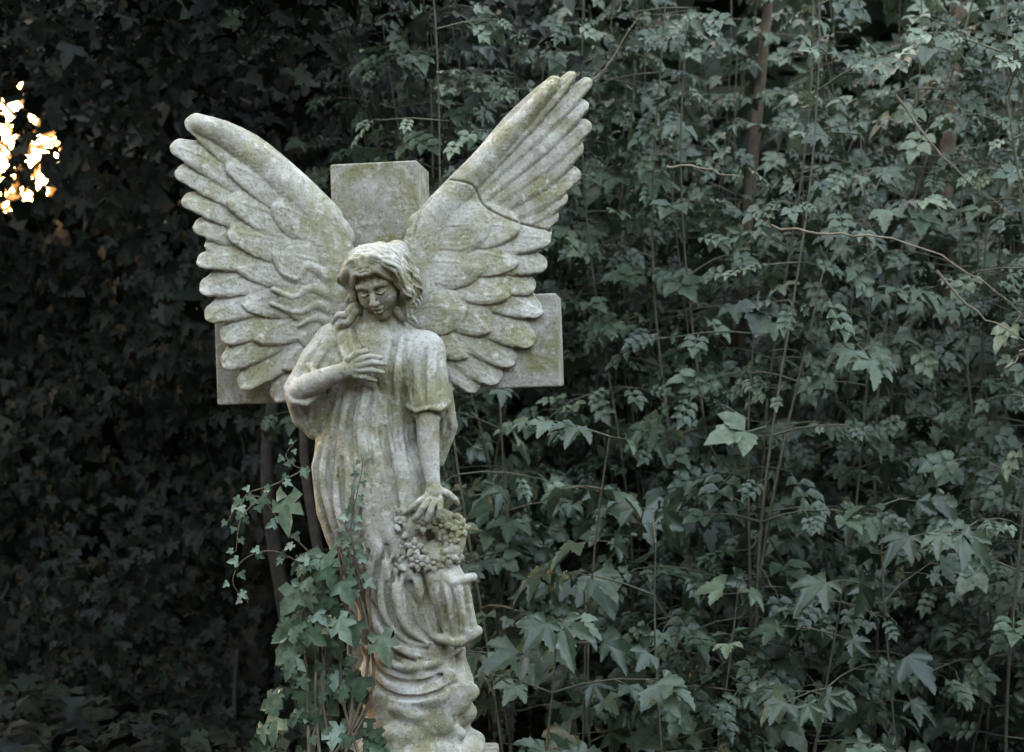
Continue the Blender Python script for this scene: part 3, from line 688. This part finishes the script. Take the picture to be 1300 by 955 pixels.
# ---- climbing ivy on the monument
iv=empty('climbing_ivy',(-.45,-.15,0)); IL=[];LP=[];LY=[];LN=[];LS=[];LR=[]
def ivleaf(p,size,dirv=None,r=None):
    d=np.array(dirv if dirv is not None else (rng.normal(0,.6),-.1+rng.normal(0,.25),-1+rng.normal(0,.3)))
    LP.append(W(p)); LY.append(d); LN.append(np.array([rng.normal(0,.45),-1,.45+rng.normal(0,.35)])); LS.append(size/500); LR.append(rng.random() if r is None else r)
def vine(P,s0,s1,step=9,both=True,rad=.002):
    C=catmull(P,8); IL.append((W(C),np.linspace(rad,rad*.5,len(C)))); L=np.concatenate([[0],np.cumsum(np.linalg.norm(np.diff(C,axis=0),axis=1))])
    s=1
    for q in np.arange(0,L[-1],step):
        p=np.array([np.interp(q,L,C[:,i]) for i in range(3)]); s=-s; sz=s0+(s1-s0)*q/L[-1]
        ivleaf(p+np.array([s*sz*.45,rng.uniform(-4,4),3]),sz*rng.uniform(.8,1.2),(s*.7+rng.normal(0,.3),-.15,-.7+rng.normal(0,.4)),r=rng.uniform(.4,1))
vine([(468,735,118),(460,700,120),(455,660,122),(462,620,122),(468,590,118),(466,572,112)],15,8,7)
vine([(440,700,105),(446,660,106),(452,630,112)],13,8,9)
vine([(410,700,110),(372,660,115),(345,625,118),(318,632,118),(305,655,118)],15,11,15)
vine([(400,592,95),(385,588,105),(374,574,108),(385,556,98)],11,8,10)
vine([(400,710,110),(360,690,118),(325,700,122),(312,728,122),(330,752,120)],15,10,14)
vine([(345,625,118),(322,650,122),(316,690,124)],12,9,12)
vine([(400,590,100),(360,610,112),(330,620,116),(310,645,118)],11,9,12)
ivleaf((380,622,134),50,(-.1,-.15,-1),.85); ivleaf((424,700,126),34,(-.3,-.1,-1),.7)
ivleaf((492,790,135),40,(.3,-.2,-1),.95); ivleaf((392,735,134),38,(-.5,-.2,-.8),.85); ivleaf((386,790,130),42,(-.4,-.2,-.8),.8)
for i in range(210):
    y=690+310*rng.random()**.8; xc=422+ (y-690)*.02; hw=22+ (y-690)*.27; x=rng.uniform(xc-hw,xc+hw*.85)
    if y>800 and x>470 and y<890: continue
    if x>455 and y<740: continue
    ivleaf((x,y,rng.uniform(95,150)+max(0,(y-850)*.2)),rng.choice([rng.uniform(12,22),rng.uniform(20,38)]),r=rng.beta(2,1.7))
for i in range(9):
    x=rng.uniform(390,470); IL.append((W(catmull([(x,1290,160),(x+rng.normal(0,20),1000,170),(x+rng.normal(0,15),850,125),(x+rng.normal(0,15),rng.uniform(670,740),110)],6)),np.linspace(.006,.003,19)))
LP=np.array(LP); par(mass('leaves',split(IVY,LP,np.array(LY),np.array(LN),np.array(LS),np.array(LR)),M_ivyl),iv); par(tubes('vines',IL,M_bark,5),iv)

# ---- undergrowth and ground
N=5200; x=rng.uniform(-5,5,N); y=rng.uniform(.5,4.5,N); z=rng.uniform(.02,.45,N)*(.6+.4*np.sin(x*2+y*3))
P=np.column_stack([x,y,z]); Yd=rng.normal(0,1,(N,3))*np.array([1,1,.3])+np.array([0,-.3,0]); Zn=rng.normal(0,.3,(N,3))+np.array([0,-.2,1])
mass('ground_ivy',split(IVY,P,Yd,Zn,rng.uniform(.06,.12,N),rng.beta(1.6,2.5,N)),M_ivyd)
gx=np.concatenate([np.linspace(-300,-8,8),np.linspace(-7,7,60),np.linspace(8,300,8)]); gy=gx
GX,GY=np.meshgrid(gx,gy,indexing='ij'); GZ=.03*np.sin(GX*1.7)*np.sin(GY*1.3)*(np.abs(GX)<9)*(np.abs(GY)<9)
n=len(gx); i=np.arange(n-1)[:,None]*n+np.arange(n-1)[None]; Q=np.stack([i,i+n,i+n+1,i+1],-1).reshape(-1,4)
mesh_np('ground',np.stack([GX,GY,GZ],-1).reshape(-1,3),Q,M_soil)

# ---------------------------------------------------------------- light
el,az=math.radians(6),math.radians(-38)
w=bpy.data.worlds.new('World'); scene.world=w; w.use_nodes=True; nt=w.node_tree
sky=nt.nodes.new('ShaderNodeTexSky'); sky.sky_type='NISHITA'; sky.sun_disc=False; sky.sun_elevation=el; sky.sun_rotation=az%(2*math.pi)
sky.air_density=1.; sky.dust_density=5.; sky.ozone_density=.3
mx=nt.nodes.new('ShaderNodeMix'); mx.data_type='RGBA'; mx.blend_type='MULTIPLY'; mx.inputs[0].default_value=1; mx.inputs[7].default_value=(1.11,.98,.94,1)
nt.links.new(sky.outputs[0],mx.inputs[6])
bg=nt.nodes['Background']; nt.links.new(mx.outputs[2],bg.inputs[0]); bg.inputs[1].default_value=4.8
sd=bpy.data.lights.new('sun','SUN'); sd.energy=1.2; sd.angle=math.radians(.5); sd.color=(1,.8,.6)
so=link(bpy.data.objects.new('sun',sd)); sdir=Vector((math.sin(az)*math.cos(el),math.cos(az)*math.cos(el),math.sin(el)))
so.rotation_euler=sdir.to_track_quat('Z','Y').to_euler(); so.location=(-3,6,6)
# ---------------------------------------------------------------- camera
cd=bpy.data.cameras.new('camera'); cam=link(bpy.data.objects.new('camera',cd)); cam.location=(0,-3.61,1.6); cam.rotation_euler=(math.radians(90),0,0)
cd.lens=50; cd.sensor_width=36; cd.clip_end=2000; cd.dof.use_dof=True; cd.dof.focus_distance=3.52; cd.dof.aperture_fstop=3.8
scene.camera=cam
scene.view_settings.view_transform='Standard'; scene.view_settings.look='None'; scene.view_settings.exposure=0
print('done',time.time()-T0)
